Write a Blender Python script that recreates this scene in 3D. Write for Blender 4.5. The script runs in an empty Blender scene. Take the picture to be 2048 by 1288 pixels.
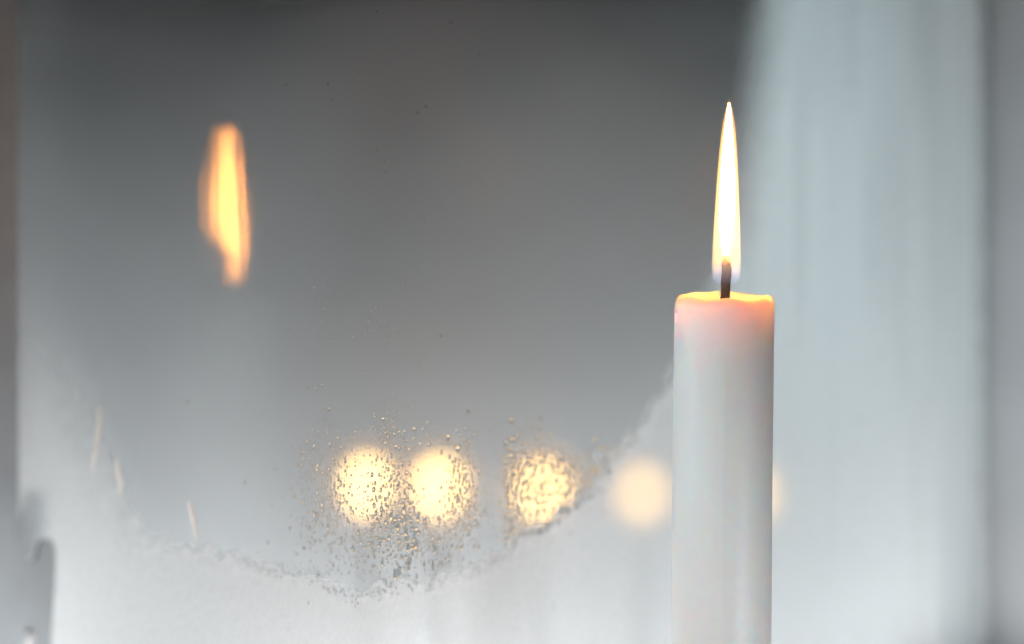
import bpy, bmesh, math, random
import numpy as np
from mathutils import Vector, Matrix

random.seed(7)
rng = np.random.default_rng(7)
S = bpy.context.scene
COL = S.collection

# ------------------------------------------------------------------ camera
CAM_Z = 0.144          # camera height above the sill, level view
CAM_D = 0.600          # distance from lens to candle
K = 0.11e-3 / CAM_D    # metres per photo pixel (2048 wide) per metre of distance
cam_data = bpy.data.cameras.new('camera')
cam = bpy.data.objects.new('camera', cam_data)
COL.objects.link(cam)
cam.location = (0, -CAM_D, CAM_Z)
cam.rotation_euler = (math.radians(90), 0, 0)
cam_data.sensor_width = 36
cam_data.lens = 36 / (2048 * K)
cam_data.clip_start = 0.01
cam_data.clip_end = 50
cam_data.dof.use_dof = True
cam_data.dof.focus_distance = CAM_D
cam_data.dof.aperture_fstop = (cam_data.lens / 1000) / 0.0120
S.camera = cam

# ------------------------------------------------------------------ world + lamps
W = bpy.data.worlds.new('World')
S.world = W
W.use_nodes = True
bg = W.node_tree.nodes['Background']
bg.inputs['Color'].default_value = (0.80, 0.90, 1.0, 1)
bg.inputs['Strength'].default_value = 0.002


def area_lamp(name, loc, target, sx, sy, watts, color):
    d = bpy.data.lights.new(name, 'AREA')
    d.shape = 'RECTANGLE'
    d.size, d.size_y = sx, sy
    d.energy = watts
    d.color = color
    o = bpy.data.objects.new(name, d)
    COL.objects.link(o)
    o.location = loc
    o.rotation_euler = (Vector(target) - Vector(loc)).to_track_quat('-Z', 'Y').to_euler()
    return o


# The pane stands obliquely: near on the left, far on the right.
PT = Vector((0.526, 0.8505, 0)).normalized()      # along the pane
PN = Vector((PT.y, -PT.x, 0))                     # out of the pane, towards the room
P0 = Vector((-0.0338, 0, 0))                      # where the pane crosses the candle's depth
SILL_Z = 0.028                                    # top of the sill


def foot_lamp(name, s0, s1, out, z, width, watts, color):
    """soft added fill lamp along the foot of the pane, shining up"""
    c = P0 + PT * ((s0 + s1) / 2) + PN * out
    o = area_lamp(name, (c.x, c.y, z), (c.x, c.y, z + 1), s1 - s0, width, watts, color)
    o.rotation_euler = (math.pi, 0, math.atan2(PT.y, PT.x))
    return o


# cool window light from the left, on the candle's left flank
area_lamp('left_window_light', (-0.50, -0.10, 0.10), (0.047, 0, 0.05), 0.20, 0.25, 1.15, (0.66, 0.89, 1.0))
# added fill lamps low down, brightening pane, frame and candle towards the bottom
area_lamp('low_fill_light', (0.03, -0.10, SILL_Z + 0.004), (0.03, -0.10, 0.30), 0.12, 0.05, 0.036, (0.82, 0.93, 1.0))
foot_lamp('low_fill_light', -0.07, 0.12, 0.030, SILL_Z + 0.004, 0.04, 0.060, (1.0, 0.965, 0.94))
foot_lamp('low_fill_light', -0.165, -0.118, 0.020, SILL_Z + 0.004, 0.025, 0.07, (1.0, 0.99, 0.98))
foot_lamp('low_fill_light', -0.155, -0.118, 0.050, 0.046, 0.015, 0.11, (1.0, 0.99, 0.98))
foot_lamp('low_fill_light', 0.13, 0.29, 0.030, SILL_Z + 0.004, 0.04, 0.052, (0.97, 0.98, 1.0))
foot_lamp('low_fill_light', 0.30, 0.345, 0.045, SILL_Z + 0.004, 0.04, 0.024, (1.0, 0.97, 0.97))
foot_lamp('low_fill_light', 0.27, 0.345, 0.060, SILL_Z + 0.004, 0.05, 0.040, (0.98, 0.97, 1.0))
# added fill lamps low outside, lighting the mist and the snow bank from below
foot_lamp('outside_fill_light', -0.05, 0.15, -0.05, SILL_Z - 0.026, 0.05, 0.12, (1.0, 0.96, 0.98))
foot_lamp('outside_fill_light', 0.12, 0.42, -0.22, SILL_Z - 0.056, 0.12, 1.4, (0.88, 0.96, 1.0))
area_lamp('outside_fill_light', (0.05, 0.94, -0.09), (0.05, 1.00, 0.30), 1.40, 0.05, 3.6, (0.89, 0.955, 1.0))
area_lamp('cool_fill_light', (0.25, -0.45, 0.62), (0.085, 0.20, 0.19), 0.12, 0.12, 0.10, (0.68, 0.93, 1.0)).data.spread = math.radians(20)  # added cool fill for the mist at the upper right
# weak fill lamp added for the candle's dark flank
area_lamp('right_fill_light', (0.24, -0.20, SILL_Z + 0.02), (0.05, 0, 0.06), 0.08, 0.04, 0.030, (0.90, 0.96, 1.0)).data.spread = math.radians(50)

S.view_settings.view_transform = 'Standard'
S.view_settings.look = 'None'
S.view_settings.exposure = 0
S.view_settings.gamma = 1
S.view_settings.use_curve_mapping = False
S.cycles.use_denoising = True
S.cycles.denoising_input_passes = 'RGB_ALBEDO_NORMAL'
S.cycles.denoising_prefilter = 'ACCURATE'
S.cycles.max_bounces = 8
S.cycles.diffuse_bounces = 2
S.cycles.glossy_bounces = 3
S.cycles.transmission_bounces = 6
S.cycles.transparent_max_bounces = 12
S.cycles.volume_bounces = 0
S.cycles.use_light_tree = False
S.cycles.caustics_reflective = False
S.cycles.caustics_refractive = False
S.cycles.volume_step_rate = 1.0
S.cycles.sample_clamp_indirect = 4.0


HAZE = 0.085

# ------------------------------------------------------------------ geometry of the place
PANE_ROT = Matrix((PT, Vector((0, 0, 1)), PN)).transposed().to_4x4()   # local x,y,z = along, up, out


def at(px, py, y):
    """world point at depth y that the photo shows at pixel px, py"""
    d = y + CAM_D
    return Vector(((px - 1024) * K * d, y, CAM_Z + (644 - py) * K * d))


def on_pane(px, py, out=0.0):
    """pane coordinates (along, up) of a pixel, for a plane `out` in front of the pane"""
    kx = (px - 1024) * K
    ox, oy = P0.x + PN.x * out, P0.y + PN.y * out
    s = (kx * (CAM_D + oy) - ox) / (PT.x - kx * PT.y)
    y = oy + s * PT.y
    return s, CAM_Z + (644 - py) * K * (CAM_D + y)


def pane_to_px(s, z):
    x, y = P0.x + PT.x * s, PT.y * s
    d = y + CAM_D
    return 1024 + x / d / K, 644 - (z - CAM_Z) / d / K


# ------------------------------------------------------------------ helpers
def mesh_obj(name, verts, faces, mat, parent=None, smooth=True):
    me = bpy.data.meshes.new(name)
    me.from_pydata([tuple(v) for v in verts], [], faces)
    me.update()
    if smooth:
        me.polygons.foreach_set('use_smooth', [True] * len(me.polygons))
    o = bpy.data.objects.new(name, me)
    COL.objects.link(o)
    if mat:
        me.materials.append(mat)
    if parent:
        o.parent = parent
    return o


def bm_obj(name, bm, mat, parent=None, smooth=False):
    me = bpy.data.meshes.new(name)
    bm.normal_update()
    bm.to_mesh(me)
    bm.free()
    if smooth:
        me.polygons.foreach_set('use_smooth', [True] * len(me.polygons))
    me.materials.append(mat)
    o = bpy.data.objects.new(name, me)
    COL.objects.link(o)
    if parent:
        o.parent = parent
    return o


def box_bm(x0, x1, y0, y1, z0, z1, bevel=0.0, seg=3):
    bm = bmesh.new()
    bmesh.ops.create_cube(bm, size=1)
    for v in bm.verts:
        v.co = ((x0 + x1) / 2 + v.co.x * (x1 - x0), (y0 + y1) / 2 + v.co.y * (y1 - y0), (z0 + z1) / 2 + v.co.z * (z1 - z0))
    if bevel:
        bmesh.ops.bevel(bm, geom=bm.edges[:], offset=bevel, segments=seg, affect='EDGES', profile=0.5)
    return bm


def lathe(profile, n=64):
    """profile [(r, z)] bottom to top -> verts, faces; ends closed"""
    vs, fs = [], []
    for r, z in profile:
        for i in range(n):
            a = 2 * math.pi * i / n
            vs.append(Vector((r * math.cos(a), r * math.sin(a), z)))
    m = len(profile)
    for j in range(m - 1):
        for i in range(n):
            k = (i + 1) % n
            fs.append((j * n + i, j * n + k, (j + 1) * n + k, (j + 1) * n + i))
    fs.append(tuple(range(n - 1, -1, -1)))
    fs.append(tuple((m - 1) * n + i for i in range(n)))
    return vs, fs


def empty(name, loc, label, cat, group=None, matrix=None):
    o = bpy.data.objects.new(name, None)
    o.empty_display_size = 0.02
    COL.objects.link(o)
    if matrix is not None:
        o.matrix_world = matrix
    else:
        o.location = loc
    tag(o, label, cat, group)
    return o


def tag(o, label=None, cat=None, group=None, kind=None):
    if label: o['label'] = label
    if cat: o['category'] = cat
    if group: o['group'] = group
    if kind: o['kind'] = kind
    return o


class Mat:
    """small node-tree builder"""
    def __init__(self, name):
        self.m = bpy.data.materials.new(name)
        self.m.use_nodes = True
        self.t = self.m.node_tree
        self.t.nodes.clear()
        self.out = self.n('ShaderNodeOutputMaterial')

    def n(self, kind, **kw):
        nd = self.t.nodes.new(kind)
        for k, v in kw.items():
            if k.startswith('i_'):
                nd.inputs[k[2:].replace('_', ' ')].default_value = v
            else:
                setattr(nd, k, v)
        return nd

    def l(self, a, b):
        self.t.links.new(a, b)

    def math(self, op, a, b=None, c=None, clamp=False):
        nd = self.n('ShaderNodeMath', operation=op)
        nd.use_clamp = clamp
        for i, v in enumerate((a, b, c)):
            if v is None: continue
            if isinstance(v, (int, float)): nd.inputs[i].default_value = v
            else: self.l(v, nd.inputs[i])
        return nd.outputs[0]

    def ramp(self, fac, stops, interp='LINEAR'):
        nd = self.n('ShaderNodeValToRGB')
        cr = nd.color_ramp
        cr.interpolation = interp
        while len(cr.elements) < len(stops): cr.elements.new(0.5)
        for e, (p, c) in zip(cr.elements, stops):
            e.position = p
            e.color = (c, c, c, 1) if isinstance(c, (int, float)) else (*c, 1)
        self.l(fac, nd.inputs[0])
        return nd.outputs[0]

    def noise(self, scale, detail=3.0, rough=0.55, coord='Object', stretch=None):
        tc = self.n('ShaderNodeTexCoord')
        mp = self.n('ShaderNodeMapping')
        if stretch: mp.inputs['Scale'].default_value = stretch
        self.l(tc.outputs[coord], mp.inputs[0])
        nz = self.n('ShaderNodeTexNoise')
        nz.inputs['Scale'].default_value = scale
        nz.inputs['Detail'].default_value = detail
        nz.inputs['Roughness'].default_value = rough
        self.l(mp.outputs[0], nz.inputs['Vector'])
        return nz.outputs['Fac']


def painted(name, base, rough, var=0.15, scale=60, bump=0.0, bscale=200, spec=0.4):
    m = Mat(name)
    p = m.n('ShaderNodeBsdfPrincipled')
    p.inputs['Roughness'].default_value = rough
    p.inputs['Specular IOR Level'].default_value = spec
    f = m.noise(scale)
    a = tuple(c * (1 - var) for c in base)
    b = tuple(min(1, c * (1 + var)) for c in base)
    m.l(m.ramp(f, [(0.3, a), (0.7, b)]), p.inputs['Base Color'])
    if bump:
        bn = m.n('ShaderNodeBump')
        bn.inputs['Strength'].default_value = bump
        bn.inputs['Distance'].default_value = 0.001
        m.l(m.noise(bscale), bn.inputs['Height'])
        m.l(bn.outputs[0], p.inputs['Normal'])
    m.l(p.outputs[0], m.out.inputs['Surface'])
    return m.m


# ------------------------------------------------------------------ materials
M_SNOW = painted('snow', (0.84, 0.835, 0.83), 0.8, 0.05, 9, 0.6, 40, 0.2)
M_HEDGE = painted('dark_conifer', (0.055, 0.065, 0.058), 0.8, 0.35, 5, 0, 0, 0.1)
M_BARK = painted('conifer_bark', (0.07, 0.055, 0.045), 0.9, 0.3, 40, 0.5, 120, 0.1)
M_SILL = painted('sill_paint', (0.72, 0.73, 0.73), 0.5, 0.04, 20)
M_FRAME = painted('frame_paint', (0.25, 0.26, 0.27), 0.55, 0.06, 30, 0.2, 300)
M_FRAME2 = painted('frame_paint_pale', (0.50, 0.50, 0.51), 0.5, 0.06, 30, 0.2, 300)
M_GASKET = painted('rubber_gasket', (0.55, 0.56, 0.56), 0.6, 0.1, 80)
M_METAL = painted('dull_zinc', (0.255, 0.28, 0.30), 0.5, 0.08, 60, 0.2, 300)
M_STAKE = painted('white_stake', (0.7, 0.7, 0.7), 0.6, 0.05, 50)

# --- wax: strong subsurface so that the flame glows through the top
m = Mat('candle_wax')
p = m.n('ShaderNodeBsdfPrincipled')
p.subsurface_method = 'RANDOM_WALK'
p.inputs['Base Color'].default_value = (0.86, 0.845, 0.84, 1)
m.l(m.ramp(m.noise(55, 4), [(0.3, (0.93, 0.92, 0.915)), (0.7, (0.96, 0.945, 0.94))]), p.inputs['Base Color'])
p.inputs['Subsurface Weight'].default_value = 1.0
p.inputs['Subsurface Radius'].default_value = (1.0, 0.42, 0.24)
p.inputs['Subsurface Scale'].default_value = 0.018
p.inputs['Roughness'].default_value = 0.42
p.inputs['Specular IOR Level'].default_value = 0.35
bn = m.n('ShaderNodeBump')
bn.inputs['Strength'].default_value = 0.25
bn.inputs['Distance'].default_value = 0.0008
m.l(m.noise(90, 2, 0.5, 'Object', (1, 1, 0.15)), bn.inputs['Height'])
m.l(bn.outputs[0], p.inputs['Normal'])
m.l(p.outputs[0], m.out.inputs['Surface'])
M_WAX = m.m

# --- wick: charred braid with a glowing tip
m = Mat('charred_wick')
p = m.n('ShaderNodeBsdfPrincipled')
p.inputs['Roughness'].default_value = 0.9
tc = m.n('ShaderNodeTexCoord')
sx = m.n('ShaderNodeSeparateXYZ')
m.l(tc.outputs['Object'], sx.inputs[0])
nz = m.noise(1500, 3)
m.l(m.ramp(nz, [(0.3, (0.10, 0.08, 0.075)), (0.7, (0.22, 0.17, 0.16))]), p.inputs['Base Color'])  # char tone lightened: the pale haze veil is put into the colour
tip = m.math('ADD', sx.outputs['Z'], m.math('MULTIPLY', m.math('SUBTRACT', nz, 0.5), 0.002))
g = m.ramp(m.math('MULTIPLY_ADD', tip, 500.0, -500.0 * 0.0070), [(0.0, 0.0), (0.9, 1.0)])
p.inputs['Emission Color'].default_value = (1.0, 0.16, 0.06, 1)
m.l(m.math('MULTIPLY', g, 6.0), p.inputs['Emission Strength'])
m.l(p.outputs[0], m.out.inputs['Surface'])
M_WICK = m.m

# --- flame: glowing gas (emission only, no surface)
FL_H = 0.0412          # flame height
m = Mat('flame_gas')
tc = m.n('ShaderNodeTexCoord')
sx = m.n('ShaderNodeSeparateXYZ')
m.l(tc.outputs['Object'], sx.inputs[0])
hh = m.math('MULTIPLY', sx.outputs['Z'], 1.0 / FL_H)
rad = m.math('POWER', m.math('ADD', m.math('POWER', sx.outputs['X'], 2), m.math('POWER', m.math('MULTIPLY', sx.outputs['Y'], 1 / 2.4), 2)), 0.5)
rn = m.math('MULTIPLY', rad, 1.0 / 0.0031)
# brightness along the height
amp = m.ramp(hh, [(0.0, 0.0), (0.04, 0.12), (0.11, 0.30), (0.17, 0.45), (0.26, 0.75), (0.38, 1.0), (0.72, 1.0), (0.95, 0.8), (1.0, 0.5)], 'EASE')
# dark zone round the wick low down
core = m.ramp(rn, [(0.0, 0.08), (0.45, 0.25), (0.85, 1.0)])
low = m.ramp(hh, [(0.10, 1.0), (0.32, 0.0)])
mixn = m.n('ShaderNodeMix', data_type='FLOAT')
m.l(low, mixn.inputs[0]); mixn.inputs[2].default_value = 1.0; m.l(core, mixn.inputs[3])
stren = m.math('MULTIPLY', m.math('MULTIPLY', amp, mixn.outputs[0]), 370.0)
colr = m.ramp(hh, [(0.0, (0.25, 0.40, 1.0)), (0.06, (0.55, 0.45, 0.55)), (0.14, (1.0, 0.55, 0.20)), (0.35, (1.0, 0.50, 0.13)), (0.8, (1.0, 0.45, 0.10)), (1.0, (1.0, 0.38, 0.07))])
em = m.n('ShaderNodeEmission')
m.l(colr, em.inputs['Color'])
m.l(stren, em.inputs['Strength'])
m.l(em.outputs[0], m.out.inputs['Volume'])
M_FLAME = m.m
M_FLAME.cycles.volume_step_rate = 0.25

m = Mat('flame_core_glow')
em = m.n('ShaderNodeEmission')
em.inputs['Color'].default_value = (1.0, 0.345, 0.065, 1)
em.inputs['Strength'].default_value = 92.0
m.l(em.outputs[0], m.out.inputs['Surface'])
M_CORE = m.m

# --- glass: fresnel reflection over clear transmission, wet vertical ripples
m = Mat('window_glass')
fr = m.n('ShaderNodeFresnel'); fr.inputs['IOR'].default_value = 1.5
tr = m.n('ShaderNodeBsdfTransparent'); tr.inputs['Color'].default_value = (0.97, 0.98, 0.98, 1)
gl = m.n('ShaderNodeBsdfAnisotropic')
gl.distribution = 'BECKMANN'
gl.inputs['Roughness'].default_value = 0.092
b1 = m.n('ShaderNodeBump'); b1.inputs['Strength'].default_value = 1.0; b1.inputs['Distance'].default_value = 0.000016
m.l(m.noise(420, 3, 0.6, 'Object', (1, 0.05, 1)), b1.inputs['Height'])
b2 = m.n('ShaderNodeBump'); b2.inputs['Strength'].default_value = 1.0; b2.inputs['Distance'].default_value = 0.00014
m.l(m.noise(38, 2, 0.5, 'Object', (1, 0.6, 1)), b2.inputs['Height'])
m.l(b2.outputs[0], b1.inputs['Normal'])
m.l(b1.outputs[0], gl.inputs['Normal'])
mx = m.n('ShaderNodeMixShader')
m.l(m.math('MULTIPLY', fr.outputs[0], 0.66), mx.inputs[0]); m.l(tr.outputs[0], mx.inputs[1]); m.l(gl.outputs[0], mx.inputs[2])
m.l(mx.outputs[0], m.out.inputs['Surface'])
M_GLASS = m.m
m = Mat('glass_inner_side')
tr = m.n('ShaderNodeBsdfTransparent')
m.l(tr.outputs[0], m.out.inputs['Surface'])
M_GLASS2 = m.m

# --- condensation film: density is a vertex attribute, fine mist grain on top
m = Mat('condensation_mist')
at_n = m.n('ShaderNodeAttribute', attribute_name='mist')
grain = m.noise(900, 2, 0.65)
dens = m.math('MULTIPLY', at_n.outputs['Fac'], m.math('MULTIPLY_ADD', grain, 0.25, 0.875), clamp=True)
tr = m.n('ShaderNodeBsdfTransparent')
df = m.n('ShaderNodeBsdfDiffuse'); df.inputs['Color'].default_value = (0.86, 0.87, 0.87, 1)
tl = m.n('ShaderNodeBsdfTranslucent'); tl.inputs['Color'].default_value = (0.86, 0.87, 0.87, 1)
mx1 = m.n('ShaderNodeMixShader'); mx1.inputs[0].default_value = 0.37
m.l(df.outputs[0], mx1.inputs[1]); m.l(tl.outputs[0], mx1.inputs[2])
mx = m.n('ShaderNodeMixShader')
m.l(dens, mx.inputs[0]); m.l(tr.outputs[0], mx.inputs[1]); m.l(mx1.outputs[0], mx.inputs[2])
m.l(mx.outputs[0], m.out.inputs['Surface'])
M_MIST = m.m

# --- water
m = Mat('water_drop')
gb = m.n('ShaderNodeBsdfGlass'); gb.inputs['IOR'].default_value = 1.33; gb.inputs['Roughness'].default_value = 0.0
tr = m.n('ShaderNodeBsdfTransparent')
df = m.n('ShaderNodeBsdfDiffuse'); df.inputs['Color'].default_value = (0.9, 0.9, 0.9, 1)
tl = m.n('ShaderNodeBsdfTranslucent'); tl.inputs['Color'].default_value = (0.9, 0.9, 0.9, 1)
ma = m.n('ShaderNodeMixShader'); ma.inputs[0].default_value = 0.5
m.l(df.outputs[0], ma.inputs[1]); m.l(tl.outputs[0], ma.inputs[2])
mb = m.n('ShaderNodeMixShader'); mb.inputs[0].default_value = 0.12
m.l(gb.outputs[0], mb.inputs[1]); m.l(tr.outputs[0], mb.inputs[2])
mc = m.n('ShaderNodeMixShader'); mc.inputs[0].default_value = 0.03
m.l(mb.outputs[0], mc.inputs[1]); m.l(ma.outputs[0], mc.inputs[2])
m.l(mc.outputs[0], m.out.inputs['Surface'])
M_WATER = m.m

# --- glowing globes
m = Mat('warm_globe_glow')
em = m.n('ShaderNodeEmission')
em.inputs['Color'].default_value = (1.0, 0.62, 0.235, 1)
em.inputs['Strength'].default_value = 4.0
m.l(em.outputs[0], m.out.inputs['Surface'])
M_GLOBE = m.m
m = Mat('halo_shell')  # added shell that imitates the warm halo round each light
tr = m.n('ShaderNodeBsdfTransparent')
tl = m.n('ShaderNodeBsdfTranslucent'); tl.inputs['Color'].default_value = (0.95, 0.82, 0.74, 1)
mx = m.n('ShaderNodeMixShader'); mx.inputs[0].default_value = 0.20
m.l(tr.outputs[0], mx.inputs[1]); m.l(tl.outputs[0], mx.inputs[2])
m.l(mx.outputs[0], m.out.inputs['Surface'])
M_HALO = m.m
# ------------------------------------------------------------------ setting
# sill in the room
sill = bm_obj('window_sill', box_bm(-0.30, 0.50, SILL_Z - 0.03, SILL_Z, 0.0065, 0.40, 0.002), M_SILL)
sill.matrix_world = Matrix.Translation(P0) @ PANE_ROT
tag(sill, kind='structure')

# snow-covered ground outside, gently uneven
def sheet(name, x0, x1, y0, y1, nx, ny, zf, mat):
    vs = [Vector((x, y, zf(x, y))) for y in np.linspace(y0, y1, ny) for x in np.linspace(x0, x1, nx)]
    fs = [(j * nx + i, j * nx + i + 1, (j + 1) * nx + i + 1, (j + 1) * nx + i) for j in range(ny - 1) for i in range(nx - 1)]
    return mesh_obj(name, vs, fs, mat)

def snow_z(x, y):
    lump = 0.012 * math.sin(9.0 * x + 3 * y) * math.sin(7 * y + 1) + 0.008 * math.sin(17 * x + 2)
    c = at(690, 700, 1.0).x
    u = (x - c) / (0.09 if x < c else 0.15)
    bulge = 0.05 * math.exp(-abs(u) ** 2.4)          # a swelling of the bank
    t = min(1.0, max(0.0, (y - 0.92 + bulge) / 0.45))
    return -0.17 + lump * 0.6 + 0.545 * t * t * (3 - 2 * t) - 0.02 * max(0, y - 1.40)
tag(sheet('snowy_ground', -4, 4, -0.6, 3.2, 160, 130, snow_z, M_SNOW), kind='structure')

# dark conifers beyond the crest of the bank
def conifer(px, half_px, y, seed, label):
    r = random.Random(seed)
    c = at(px, 60, y)
    half = half_px * K * (y + CAM_D)
    e = empty('conifer_tree', (c.x, y, snow_z(c.x, y) - 0.01), label, 'tree', 'conifers beyond the snow bank')
    H = 0.62
    tv, tf = lathe([(0.026, -0.03), (0.022, 0.15), (0.016, 0.40), (0.006, H)], 10)
    mesh_obj('trunk', tv, tf, M_BARK, e)
    nv_, nf_ = [], []
    for j in range(150):                                   # limbs with drooping sprays
        h = H * (0.02 + 0.95 * (j + r.random()) / 150)
        a = r.uniform(0, 2 * math.pi)
        ln = half * (1.15 - 0.85 * h / H) * r.uniform(0.55, 1.05)
        for q_ in range(60):
            t = r.random() ** 0.7
            P = Vector((ln * t * math.cos(a), 0.6 * ln * t * math.sin(a), h - 0.10 * t * t))
            P += Vector((r.gauss(0, 0.014), r.gauss(0, 0.014), r.gauss(0, 0.009)))
            d = Vector((math.cos(a) + r.uniform(-.8, .8), math.sin(a) + r.uniform(-.8, .8), r.uniform(-0.9, 0.2))).normalized() * r.uniform(0.015, 0.030)
            w_ = Vector((r.uniform(-1, 1), r.uniform(-1, 1), r.uniform(-1, 1))).normalized() * 0.0030
            i0 = len(nv_)
            nv_.extend([P - w_, P + w_, P + d])
            nf_.append((i0, i0 + 1, i0 + 2))
    mesh_obj('crown', nv_, nf_, M_HEDGE, e, smooth=False)
conifer(330, 260, 1.55, 3, 'dark blurred conifer beyond the snow bank at the top left of the window')
conifer(930, 230, 1.50, 4, 'dark blurred conifer beyond the snow bank at the top middle of the window')
conifer(1380, 220, 1.62, 5, 'dark blurred conifer beyond the snow bank behind the tip of the candle flame')

# ------------------------------------------------------------------ candle
CX = (1449 - 1024) * K * CAM_D
CR = 0.0110
TOP = CAM_Z + (644 - 590) * K * CAM_D
candle = empty('candle', (CX - 0.0016, 0, 0), 'white pillar candle burning with a tall flame before the fogged window', 'candle')
candle.rotation_euler = (0, math.radians(0.62), 0)

prof = []
for i in range(0, 60):
    z = TOP * i / 59
    prof.append(z)
N = 128
verts, faces = [], []
def wax_r(a, z):
    r = CR * (1 + 0.004 * math.sin(3 * a + z * 40) + 0.003 * math.sin(5 * a + 1 + z * 90))
    # moulding seam on the front
    da = (a + math.pi / 2 + 0.07 + math.pi) % (2 * math.pi) - math.pi
    r += 0.00016 * math.exp(-(da / 0.035) ** 2) * (1.0 if z < 0.9 * TOP else 0.3)
    return r
def top_z(x, y):
    # worn top: higher at the back, lower towards the camera, chipped at right
    z = 0.085 * y + 0.0002 * math.sin(x * 700 + 1) + 0.00018 * math.sin(y * 900)
    z -= 0.0004 * (x / CR)
    return z
rings = [(1.0, z) for z in np.linspace(SILL_Z, TOP - 0.004, 46)]
for f, z in rings:
    for i in range(N):
        a = 2 * math.pi * i / N
        r = wax_r(a, z)
        verts.append(Vector((r * math.cos(a), r * math.sin(a), z)))
# shoulder and rim rings
sh = [(1.0, -0.0026), (0.997, -0.0016), (0.985, -0.0008), (0.955, -0.00025), (0.91, 0.0), (0.84, -0.0001), (0.72, -0.0006), (0.55, -0.0011), (0.35, -0.0014), (0.15, -0.0015)]
for k, (f, dz) in enumerate(sh):
    for i in range(N):
        a = 2 * math.pi * i / N
        # left shoulder rounder than the right one
        left = max(0, math.cos(a - math.pi)) ** 2
        rr = wax_r(a, TOP) * f
        x, y = rr * math.cos(a), rr * math.sin(a)
        z = TOP + dz + top_z(x, y) - left * 0.0016 * max(0, (f - 0.55) / 0.45) ** 2
        # chip on the right of the rim
        ca = (a + 0.25 + math.pi) % (2 * math.pi) - math.pi
        if f > 0.7:
            z -= 0.0011 * math.exp(-(ca / 0.20) ** 2) * min(1, (f - 0.7) / 0.15) * (1 + 0.25 * math.sin(9 * a))
        verts.append(Vector((x, y, z)))
NR = len(rings) + len(sh)
for j in range(NR - 1):
    for i in range(N):
        k = (i + 1) % N
        faces.append((j * N + i, j * N + k, (j + 1) * N + k, (j + 1) * N + i))
faces.append(tuple(range(N - 1, -1, -1)))
faces.append(tuple((NR - 1) * N + i for i in range(N)))
wax = mesh_obj('wax_body', verts, faces, M_WAX, candle)

# wick: slightly crooked, from the wax to inside the flame
vs, fs = [], []
path = [(0.0000, -0.0030, 0.00108), (0.0000, 0.0000, 0.00108), (0.0001, 0.0016, 0.00104), (0.0001, 0.0032, 0.00100), (0.00025, 0.0048, 0.00112), (0.00028, 0.0060, 0.00106), (0.00018, 0.0072, 0.00098), (0.0001, 0.0082, 0.00092), (0.00008, 0.0088, 0.0007)]
n = 20
for dx, z, r in path:
    for i in range(n):
        a = 2 * math.pi * i / n
        rr = r * (1 + 0.09 * math.sin(4 * a + z * 2600))
        vs.append(Vector((dx + rr * math.cos(a), rr * math.sin(a), z)))
for j in range(len(path) - 1):
    for i in range(n):
        k = (i + 1) % n
        fs.append((j * n + i, j * n + k, (j + 1) * n + k, (j + 1) * n + i))
fs.append(tuple((len(path) - 1) * n + i for i in range(n)))
wick = mesh_obj('wick', vs, fs, M_WICK, candle)
wick.location = (0.0001, 0, TOP - 0.0010)
wick.scale = (1, 1, 1.1)
tag(wick, 'charred black wick with a glowing orange tip')

# flame: lathe of the traced half-widths, tip swaying slightly
FB = TOP + (590 - 575) * K * CAM_D       # flame base height
FL_DEEP = 2.4        # the flame is a flat tongue, broader front to back than across
fl_prof = [(575, 8), (568, 20), (556, 27.5), (540, 29), (520, 29), (500, 28), (460, 26.5), (420, 24.5), (380, 22.5), (340, 20.2), (300, 17.4), (270, 14.8), (245, 12.0), (225, 8.6), (210, 5.2), (202, 2.6), (198, 0.8)]
vs, fs = [], []
n = 32
for py, hw in fl_prof:
    z = (575 - py) * K * CAM_D
    r = hw * K * CAM_D
    off = 2.2 * K * CAM_D * ((575 - py) / 378) ** 1.5
    for i in range(n):
        a = 2 * math.pi * i / n
        vs.append(Vector((off + r * math.cos(a), FL_DEEP * r * math.sin(a), z)))
for j in range(len(fl_prof) - 1):
    for i in range(n):
        k = (i + 1) % n
        fs.append((j * n + i, j * n + k, (j + 1) * n + k, (j + 1) * n + i))
fs.append(tuple(range(n - 1, -1, -1)))
fs.append(tuple((len(fl_prof) - 1) * n + i for i in range(n)))
flame = mesh_obj('flame', vs, fs, M_FLAME, candle)
flame.location = (0.0003, 0, FB)
tag(flame, 'tall pointed white and yellow candle flame')

# the glowing core that gives the light
vs, fs = [], []
n = 24
core_prof = [(506, 2.5), (494, 7.0), (470, 12.5), (440, 17.5), (410, 18.2), (370, 17.4), (330, 15.4), (295, 12.6), (265, 9.6), (240, 7.0), (220, 4.6), (206, 1.6)]
for py, hw in core_prof:
    z = (575 - py) * K * CAM_D
    r = 0.86 * hw * K * CAM_D
    off = 2.2 * K * CAM_D * ((575 - py) / 378) ** 1.5
    for i in range(n):
        a = 2 * math.pi * i / n
        y = FL_DEEP * r * math.sin(a)
        low = max(0.0, 1 - (506 - py) / 95.0)                 # the back edge of the tongue hangs lower
        vs.append(Vector((off + r * math.cos(a), y + 0.0012 * low, z - 0.0065 * low * max(0.0, math.sin(a)) + 0.0015 * low * max(0.0, -math.sin(a)))))
for j in range(len(core_prof) - 1):
    for i in range(n):
        k = (i + 1) % n
        fs.append((j * n + i, j * n + k, (j + 1) * n + k, (j + 1) * n + i))
fs.append(tuple(range(n - 1, -1, -1)))
fs.append(tuple((len(core_prof) - 1) * n + i for i in range(n)))
mesh_obj('flame_core', vs, fs, M_CORE, flame)

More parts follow.
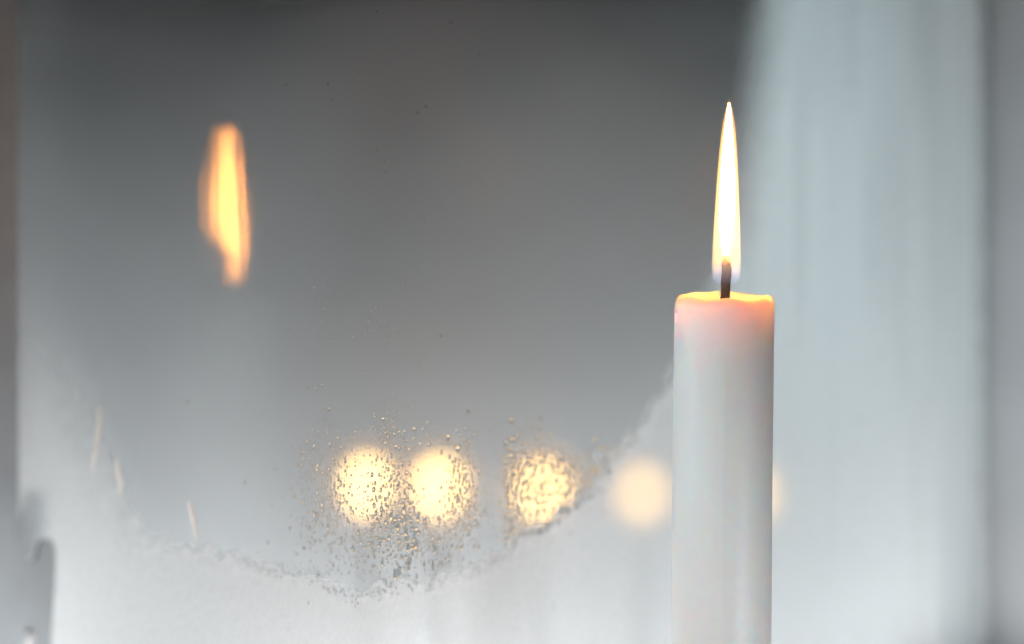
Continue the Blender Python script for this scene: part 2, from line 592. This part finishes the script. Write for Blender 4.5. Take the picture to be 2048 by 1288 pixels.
# ------------------------------------------------------------------ window
WIN_M = Matrix.Translation(P0) @ PANE_ROT
window = empty('window', None, 'tall window pane fogged round its edges, reflecting the candle flame', 'window', matrix=WIN_M)
S_L, _ = on_pane(42, 644, 0.006)
S_R, _ = on_pane(1952, 644)
Z0, Z1 = -0.0, 0.40
pane = bm_obj('glass_pane', box_bm(S_L + 0.001, S_R + 0.004, Z0, Z1, -0.004, 0.0), M_GLASS, window)
pane.data.materials.append(M_GLASS2)
for f_ in pane.data.polygons:
    f_.material_index = 0 if f_.normal.z > 0.5 else 1      # outer face carries the reflection of both faces
# stiles and rails of the frame
bm_obj('stile', box_bm(S_L - 0.055, S_L + 0.0, Z0 - 0.04, Z1 + 0.04, -0.012, 0.006, 0.0015), M_FRAME, window)
bm_obj('stile', box_bm(S_R + 0.004, S_R + 0.07, Z0 - 0.04, Z1 + 0.04, -0.016, 0.030, 0.0025), M_FRAME2, window)
bm_obj('gasket', box_bm(S_R - 0.0045, S_R + 0.0038, Z0, Z1, 0.0005, 0.004, 0.001), M_GASKET, window)
bm_obj('rail', box_bm(S_L + 0.0005, S_R + 0.0035, Z1, Z1 + 0.04, -0.012, 0.006, 0.0015), M_FRAME, window)
bm_obj('rail', box_bm(S_L + 0.0005, S_R + 0.0035, Z0 - 0.04, Z0, -0.012, 0.006, 0.0015), M_FRAME, window)

# metal edge strip on the left of the frame, hooked at its lower end
OUT = 0.0068
pts = [(-60, -300), (34, -300), (38, 1090), (42, 1108), (54, 1119), (70, 1121), (76, 1108), (78, 1090), (84, 1080), (94, 1077), (104, 1081), (110, 1094), (112, 1120), (110, 1170), (105, 1240), (101, 1330), (-60, 1330)]
bm = bmesh.new()
ring = []
for px, py in pts:
    s, z = on_pane(px, py, OUT)
    ring.append(bm.verts.new((s, z, OUT - 0.0006)))
f = bm.faces.new(ring)
ext = bmesh.ops.extrude_face_region(bm, geom=[f])
for v in [e for e in ext['geom'] if isinstance(e, bmesh.types.BMVert)]:
    v.co.z += 0.0006
bmesh.ops.recalc_face_normals(bm, faces=bm.faces[:])
plate = bm_obj('edge_strip', bm, M_METAL, window)
tag(plate, 'dull grey metal edge strip with a rounded hook low down')
s, z = on_pane(57, 1300, OUT)
bm = bmesh.new()
bmesh.ops.create_uvsphere(bm, u_segments=20, v_segments=10, radius=1)
for v in bm.verts:
    v.co = (s + v.co.x * 0.0014, z + v.co.y * 0.0040, OUT + v.co.z * 0.0010)
bm_obj('rivet', bm, M_FRAME2, plate, True)

# ------------------------------------------------------------------ condensation
clear_poly = np.array([(100, -4000), (98, -50), (95, 300), (100, 520), (112, 640), (140, 760), (175, 870), (215, 960), (250, 1030), (290, 1075), (330, 1084), (360, 1095),
                       (400, 1092), (440, 1103), (470, 1108), (500, 1128), (540, 1134), (565, 1143), (600, 1140), (640, 1150), (665, 1172), (690, 1192), (720, 1186), (740, 1178),
                       (775, 1170), (800, 1160), (830, 1165), (860, 1168), (890, 1152), (930, 1142), (965, 1130), (990, 1108), (1020, 1098), (1045, 1066), (1070, 1048),
                       (1120, 1016), (1160, 990), (1190, 976), (1204, 960), (1206, 915), (1222, 905), (1245, 893), (1270, 860), (1290, 830), (1315, 790), (1345, 748),
                       (1400, 650), (1440, 560), (1475, 450), (1500, 300), (1522, 150), (1545, -50), (1560, -400), (1580, -4000)], float)

def seg_dist(P, A, B):
    d = B - A
    t = np.clip(((P - A) @ d) / (d @ d), 0, 1)
    return np.linalg.norm(P - (A + t[:, None] * d), axis=1)

def inside(P, poly):
    x, y = P[:, 0], P[:, 1]
    r = np.zeros(len(P), bool)
    j = len(poly) - 1
    for i in range(len(poly)):
        xi, yi = poly[i]; xj, yj = poly[j]
        c = ((yi > y) != (yj > y)) & (x < (xj - xi) * (y - yi) / (yj - yi + 1e-9) + xi)
        r ^= c
        j = i
    return r

def signed(P):
    d = np.full(len(P), 1e9)
    for i in range(len(clear_poly) - 1):
        d = np.minimum(d, seg_dist(P, clear_poly[i], clear_poly[i + 1]))
    return np.where(inside(P, clear_poly), -d, d)

def vnoise(P, scale, seed):
    """smooth value noise"""
    r = np.random.default_rng(seed)
    T = r.random((256, 256))
    q = P / scale + 1000
    i = np.floor(q).astype(int); f = q - i
    f = f * f * (3 - 2 * f)
    a = T[i[:, 0] % 256, i[:, 1] % 256]; b = T[(i[:, 0] + 1) % 256, i[:, 1] % 256]
    c = T[i[:, 0] % 256, (i[:, 1] + 1) % 256]; d = T[(i[:, 0] + 1) % 256, (i[:, 1] + 1) % 256]
    return (a * (1 - f[:, 0]) + b * f[:, 0]) * (1 - f[:, 1]) + (c * (1 - f[:, 0]) + d * f[:, 0]) * f[:, 1]

def sstep(e0, e1, x):
    t = np.clip((x - e0) / (e1 - e0), 0, 1)
    return t * t * (3 - 2 * t)

def mist(P):
    x, y = P[:, 0], P[:, 1]
    calm = (1 - 0.75 * sstep(1300, 1480, x) - 0.4 * sstep(330, 150, x))[:, None]
    W_ = P + calm * np.stack([(vnoise(P, 26, 1) - .5) * 26 + (vnoise(P, 9, 2) - .5) * 10, (vnoise(P, 26, 3) - .5) * 26 + (vnoise(P, 9, 4) - .5) * 12], 1)
    d = signed(W_)
    right = sstep(1280, 1480, x)
    left = sstep(330, 150, x)
    soft = 13 + 55 * right + 85 * left
    m_ = sstep(-soft, soft, d)
    # full strength differs round the pane
    full = 0.78 + 0 * x
    lf = sstep(480, 1080, y)
    full = full * (1 - left) + left * (0.10 + 0.64 * lf)
    full = np.where(right > 0, full * (1 - right) + right * (0.84 - 0.10 * sstep(500, 1100, y)), full)
    m_ = m_ * full
    ridge = np.exp(-((d - 10) / 13.0) ** 2) * (1 - left) ** 4 * (1 - right)
    m_ = m_ + 0.20 * ridge * (0.35 + 0.9 * vnoise(P, 7, 21)) * sstep(0.2, 0.5, vnoise(P, 30, 22) + 0.15)
    # faint film over the clear middle, thicker low down
    film = 0.03 + 0.195 * sstep(560, 1220, y) + 0.03 * (vnoise(P, 170, 5) - .5)
    # drip track that has run down
    wob = 832 + 10 * np.sin(y / 37.0) + (vnoise(P, 40, 6) - .5) * 14
    wdt = 22 + 16 * sstep(1180, 1280, y)
    tr_ = np.exp(-((x - wob) / wdt) ** 2) * sstep(1120, 1170, y)
    m_ = m_ * (1 - 0.22 * tr_)
    # speckle in the mist
    sp = vnoise(P, 14, 8)
    m_ = m_ * (1 - 0.07 * sstep(0.80, 0.95, sp))
    # vertical streaks on the right-hand side
    st = vnoise(np.stack([x, y / 14], 1), 34, 9)
    m_ = m_ * (1 - 0.10 * right * sstep(0.45, 0.9, st))
    return np.clip(m_ + film * (1 - np.clip(m_ / 0.72, 0, 1)), 0, 1)

# grid, denser in photo pixels
NXG, NYG = 560, 300
px_cols = np.linspace(pane_to_px(S_L + 0.001, CAM_Z)[0], 1962, NXG)
s_cols = np.array([on_pane(px, 644)[0] for px in px_cols])
z_rows = np.linspace(0.005, 0.30, NYG)
SS, ZZ = np.meshgrid(s_cols, z_rows)
PX, PY = pane_to_px(SS.ravel(), ZZ.ravel())
val = mist(np.stack([PX, PY], 1))
co = np.zeros((NXG * NYG, 3), np.float32)
co[:, 0], co[:, 1], co[:, 2] = SS.ravel(), ZZ.ravel(), 0.00025
I = np.arange(NXG * NYG).reshape(NYG, NXG)
quads = np.stack([I[:-1, :-1], I[:-1, 1:], I[1:, 1:], I[1:, :-1]], -1).reshape(-1, 4)
me = bpy.data.meshes.new('condensation_film')
me.vertices.add(len(co)); me.vertices.foreach_set('co', co.ravel())
me.loops.add(quads.size); me.loops.foreach_set('vertex_index', quads.ravel().astype(np.int32))
me.polygons.add(len(quads)); me.polygons.foreach_set('loop_start', np.arange(0, quads.size, 4, dtype=np.int32))
me.update(); me.validate()
a_ = me.attributes.new('mist', 'FLOAT', 'POINT'); a_.data.foreach_set('value', val.astype(np.float32))
me.materials.append(M_MIST)
film_o = bpy.data.objects.new('condensation_film', me)
COL.objects.link(film_o); film_o.parent = window
tag(film_o, 'whitish film of condensation round a clear wiped middle', kind='stuff')

# droplets: small water beads as real geometry, one mesh
def dome():
    """flat-based water bead: unit radius, unit height"""
    n = 10
    v, f = [(0, 0, 1.0)], []
    for r in (0.5, 0.85, 1.0):
        v += [(r * math.cos(2 * math.pi * i / n), r * math.sin(2 * math.pi * i / n), 1 - r * r) for i in range(n)]
    v += [(math.cos(2 * math.pi * i / n), math.sin(2 * math.pi * i / n), 0.0) for i in range(n)] + [(0, 0, 0)]
    for i in range(n):
        k = (i + 1) % n
        f.append((0, 1 + i, 1 + k))
        for j in (0, 1):
            o = 1 + j * n
            f += [(o + i, o + n + i, o + n + k), (o + i, o + n + k, o + k)]
        f.append((1 + 4 * n, 1 + 3 * n + k, 1 + 3 * n + i))
    return np.array(v, np.float32), np.array(f, np.int32)
ICO_V, ICO_F = dome()

drops = []      # px, py, half width px, half height px

def blob(cx, cy, sx, sy, n, smin=1.2, smax=3.4, elong=1.4):
    for _ in range(n):
        x, y = random.gauss(cx, sx), random.gauss(cy, sy)
        r = smin + (smax - smin) * random.random() ** 2.2
        drops.append((x, y, r, r * random.uniform(0.9, elong)))

def field(x0, x1, y0, y1, n, dens, smin=1.2, smax=3.4, elong=1.4):
    k = 0
    while k < n:
        x, y = random.uniform(x0, x1), random.uniform(y0, y1)
        if random.random() < dens(x, y):
            r = smin + (smax - smin) * random.random() ** 2.2
            drops.append((x, y, r, r * random.uniform(0.9, elong)))
            k += 1

# beads over the two left-hand glows and the drip between them
blob(650, 985, 26, 62, 420, 1.2, 3.4, 2.4)
blob(625, 940, 24, 50, 130, 1.0, 2.6, 1.6)
blob(778, 985, 26, 62, 560, 1.2, 3.6, 2.0)
blob(768, 860, 14, 24, 90, 1.3, 3.0, 1.2)
blob(775, 1050, 34, 34, 420, 1.4, 4.4, 1.8)
blob(815, 1060, 18, 40, 160, 1.5, 5.0, 3.0)
blob(918, 980, 15, 52, 380, 1.3, 3.4, 2.4)
blob(890, 1050, 36, 22, 200, 1.2, 3.0, 1.8)
blob(720, 1110, 80, 34, 220, 1.0, 2.6, 3.0)
blob(880, 1110, 45, 26, 130, 1.0, 2.6, 3.0)
blob(940, 985, 10, 45, 30, 2.0, 4.5, 1.6)
blob(805, 880, 30, 22, 34, 1.4, 3.4, 1.2)
blob(690, 920, 25, 30, 60, 1.2, 2.6, 1.4)
# beads at the third glow, with a ragged left edge
field(1004, 1180, 895, 1070, 620, lambda x, y: 1.0 if (x - 1004) / 190 + abs(y - 975) / 150 < 1.05 else 0.05, 1.6, 5.0, 2.2)
field(1004, 1030, 880, 1090, 130, lambda x, y: 1, 2.0, 5.5, 1.6)
blob(1050, 870, 26, 18, 26, 2.0, 5.5, 1.3)
blob(1072, 890, 5, 24, 18, 2.5, 5.0, 1.4)
blob(1205, 915, 7, 20, 22, 3.0, 6.0, 1.2)
blob(1150, 945, 26, 18, 90, 2.0, 4.4, 2.0)
# beads gathered along the lower rim of the mist
for i in range(len(clear_poly) - 1):
    A, B = clear_poly[i], clear_poly[i + 1]
    L = np.linalg.norm(B - A)
    if not (200 < A[0] < 1345 and A[1] > 740): continue
    rate = 0.9 if 420 < A[0] < 1000 else (0.55 if A[0] > 1000 else 0.30)
    for _ in range(int(L * rate * 0.45)):
        t = random.random()
        q = A + (B - A) * t
        r = random.uniform(0.9, 2.4) * (1.25 if A[0] > 1000 else 1)
        drops.append((q[0] + random.gauss(0, 6), q[1] + random.gauss(4, 9), r, r * random.uniform(0.9, 1.4)))
# stray beads on the clear glass
for _ in range(140):
    x, y = random.uniform(90, 1330), random.uniform(20, 1080)
    r = random.uniform(0.9, 2.3)
    drops.append((x, y, r, r * random.uniform(0.8, 1.5)))
blob(645, 610, 22, 34, 40, 1.0, 2.4, 1.5)
blob(745, 650, 26, 50, 70, 1.0, 2.4, 1.6)
# wet edge beside the reflected flame
for i in range(170):
    t = random.random()
    drops.append((476 + 14 * t ** 0.6 + random.gauss(0, 3.2), 300 + 240 * t, random.uniform(0.9, 1.9), random.uniform(1.5, 5.0)))
blob(500, 345, 9, 18, 14, 1.4, 2.6, 1.2)
blob(383, 372, 5, 6, 4, 1.6, 3, 1.3)
for x, y, r in [(655, 819, 4), (648, 824, 3), (556, 790, 2.5), (610, 774, 3), (628, 777, 3), (878, 672, 3.4), (838, 722, 2.4), (571, 660, 2.6), (265, 732, 3), (372, 804, 3.2), (486, 965, 3.4), (545, 938, 2.6), (590, 1108, 3), (533, 1085, 3.5), (652, 166, 2.4), (568, 170, 2.4), (832, 225, 3.4), (848, 212, 3)]:
    drops.append((x, y, r, r * 1.2))

D = np.array(drops)
q = D[:, 0:2]
keep = (D[:, 0] > 55) & (D[:, 0] < 1360)
D = D[keep]
# beads that touch have run together: keep the larger one
order = np.argsort(-D[:, 2] * D[:, 3])
D = D[order]
kept = []
KX, KY, KR = np.zeros(len(D)), np.zeros(len(D)), np.zeros(len(D))
for row in D:
    n_ = len(kept)
    if n_:
        dx, dy = KX[:n_] - row[0], KY[:n_] - row[1]
        if np.any(dx * dx + (dy * 0.75) ** 2 < (0.92 * (KR[:n_] + row[2])) ** 2): continue
    KX[n_], KY[n_], KR[n_] = row[0], row[1], row[2]
    kept.append(row)
D = np.array(kept)
nv, nf = len(ICO_V), len(ICO_F)
V = np.zeros((len(D), nv, 3), np.float32)
for i, (px, py, hw, hh_) in enumerate(D):
    s, z = on_pane(px, py)
    s1, _ = on_pane(px + 1, py)
    _, z1 = on_pane(px, py + 1)
    wx, wz = hw * abs(s1 - s), hh_ * abs(z1 - z)
    out = random.uniform(0.06, 0.15) * min(wx, wz)
    V[i, :, 0] = s + ICO_V[:, 0] * wx
    V[i, :, 1] = z + ICO_V[:, 1] * wz
    V[i, :, 2] = 0.0005 + ICO_V[:, 2] * out
F = (ICO_F[None] + (np.arange(len(D)) * nv)[:, None, None]).reshape(-1, 3)
me = bpy.data.meshes.new('water_droplets')
me.vertices.add(len(D) * nv); me.vertices.foreach_set('co', V.ravel())
me.loops.add(F.size); me.loops.foreach_set('vertex_index', F.ravel().astype(np.int32))
me.polygons.add(len(F)); me.polygons.foreach_set('loop_start', np.arange(0, F.size, 3, dtype=np.int32))
me.polygons.foreach_set('use_smooth', np.ones(len(F), bool))
me.update(); me.validate()
me.materials.append(M_WATER)
dro = bpy.data.objects.new('water_droplets', me)
COL.objects.link(dro); dro.parent = window
tag(dro, 'tiny clear water beads gathered along the rim of the mist', kind='stuff')

# runs of water: tapering streaks standing on the glass
M_RUN = painted('pale_run', (0.80, 0.74, 0.68), 0.3, 0.06, 300, 0, 0, 0.5)  # opaque pale warm colour of the streaks
def run(pts, w, mat):
    vs, fs = [], []
    n = 10
    for i, (px, py) in enumerate(pts):
        s, z = on_pane(px, py)
        s1, _ = on_pane(px + 1, py)
        t = i / (len(pts) - 1)
        ww = w * abs(s1 - s) * (0.35 + 0.65 * math.sin(math.pi * min(1, t * 0.8 + 0.2)))
        for k in range(n):
            a = 2 * math.pi * k / n
            vs.append(Vector((s + ww * math.cos(a), z, 0.0006 + 0.4 * ww * (1 + math.sin(a)))))
    for j in range(len(pts) - 1):
        for k in range(n):
            l = (k + 1) % n
            fs.append((j * n + k, j * n + l, (j + 1) * n + l, (j + 1) * n + k))
    return mesh_obj('water_run', vs, fs, mat, window)
run([(372, 1004), (376, 1018), (380, 1040), (384, 1062), (388, 1084)], 4.0, M_RUN)
run([(190, 814), (191, 830), (188, 870), (183, 905), (179, 944)], 4.0, M_RUN)
run([(226, 920), (230, 950), (234, 968), (232, 990)], 4.0, M_RUN)

# ------------------------------------------------------------------ lights glowing outside
lamp_px = [(735, 975, 'first'), (880, 978, ''), (1085, 985, ''), (1284, 990, ''), (1498, 992, '')]
labels = ['warm round light at the far left of the glowing row, seen through water beads',
          'warm round light second from the left in the glowing row behind wet glass',
          'warm round light in the middle of the row, ragged where the mist begins',
          'soft warm round light in the mist just left of the candle body',
          'warm round light half hidden behind the right edge of the candle body']
LY = [0.78, 0.76, 0.74, 0.72, 0.66]
vs_g, fs_g = lathe([(0.0020, -0.0115), (0.0062, -0.0098), (0.0096, -0.0062), (0.0112, -0.0010), (0.0110, 0.0040), (0.0090, 0.0088), (0.0055, 0.0116), (0.0015, 0.0128)], 16)
vs_s, fs_s = lathe([(0.0040, -0.0212), (0.0125, -0.0180), (0.0188, -0.0112), (0.0214, -0.0015), (0.0204, 0.0085), (0.0166, 0.0166), (0.0098, 0.0218), (0.0020, 0.0240)], 40)
for i, ((px, py, _), lab) in enumerate(zip(lamp_px, labels)):
    c = at(px, py, LY[i])
    gz = snow_z(c.x, c.y)
    e = empty('globe_light', (c.x, c.y, gz), lab, 'light', 'row of warm lights outside the window')
    hgt = c.z - gz
    g_ = mesh_obj('globe', vs_g, fs_g, M_GLOBE, e); g_.location = (0, 0, hgt); g_.scale = (1.18, 1.18, 1.22)
    sh_ = mesh_obj('halo_shell', vs_s, fs_s, M_HALO, e); sh_.location = (0, 0, hgt)
    vs_p, fs_p = lathe([(0.0022, -0.02), (0.0022, hgt - 0.0225), (0.0036, hgt - 0.0208)], 16)
    mesh_obj('stake', vs_p, fs_p, M_STAKE, e)

# ------------------------------------------------------------------ haze
if HAZE:
    m = Mat('haze_air')
    pv = m.n('ShaderNodeVolumePrincipled')
    pv.inputs['Color'].default_value = (0.98, 0.98, 0.98, 1)
    pv.inputs['Density'].default_value = HAZE
    pv.inputs['Anisotropy'].default_value = 0.3
    m.l(pv.outputs[0], m.out.inputs['Volume'])
    hz = bm_obj('haze', box_bm(-4.2, 4.2, -0.75, 3.4, -1.3, 1.2), m.m)
    tag(hz, kind='stuff')
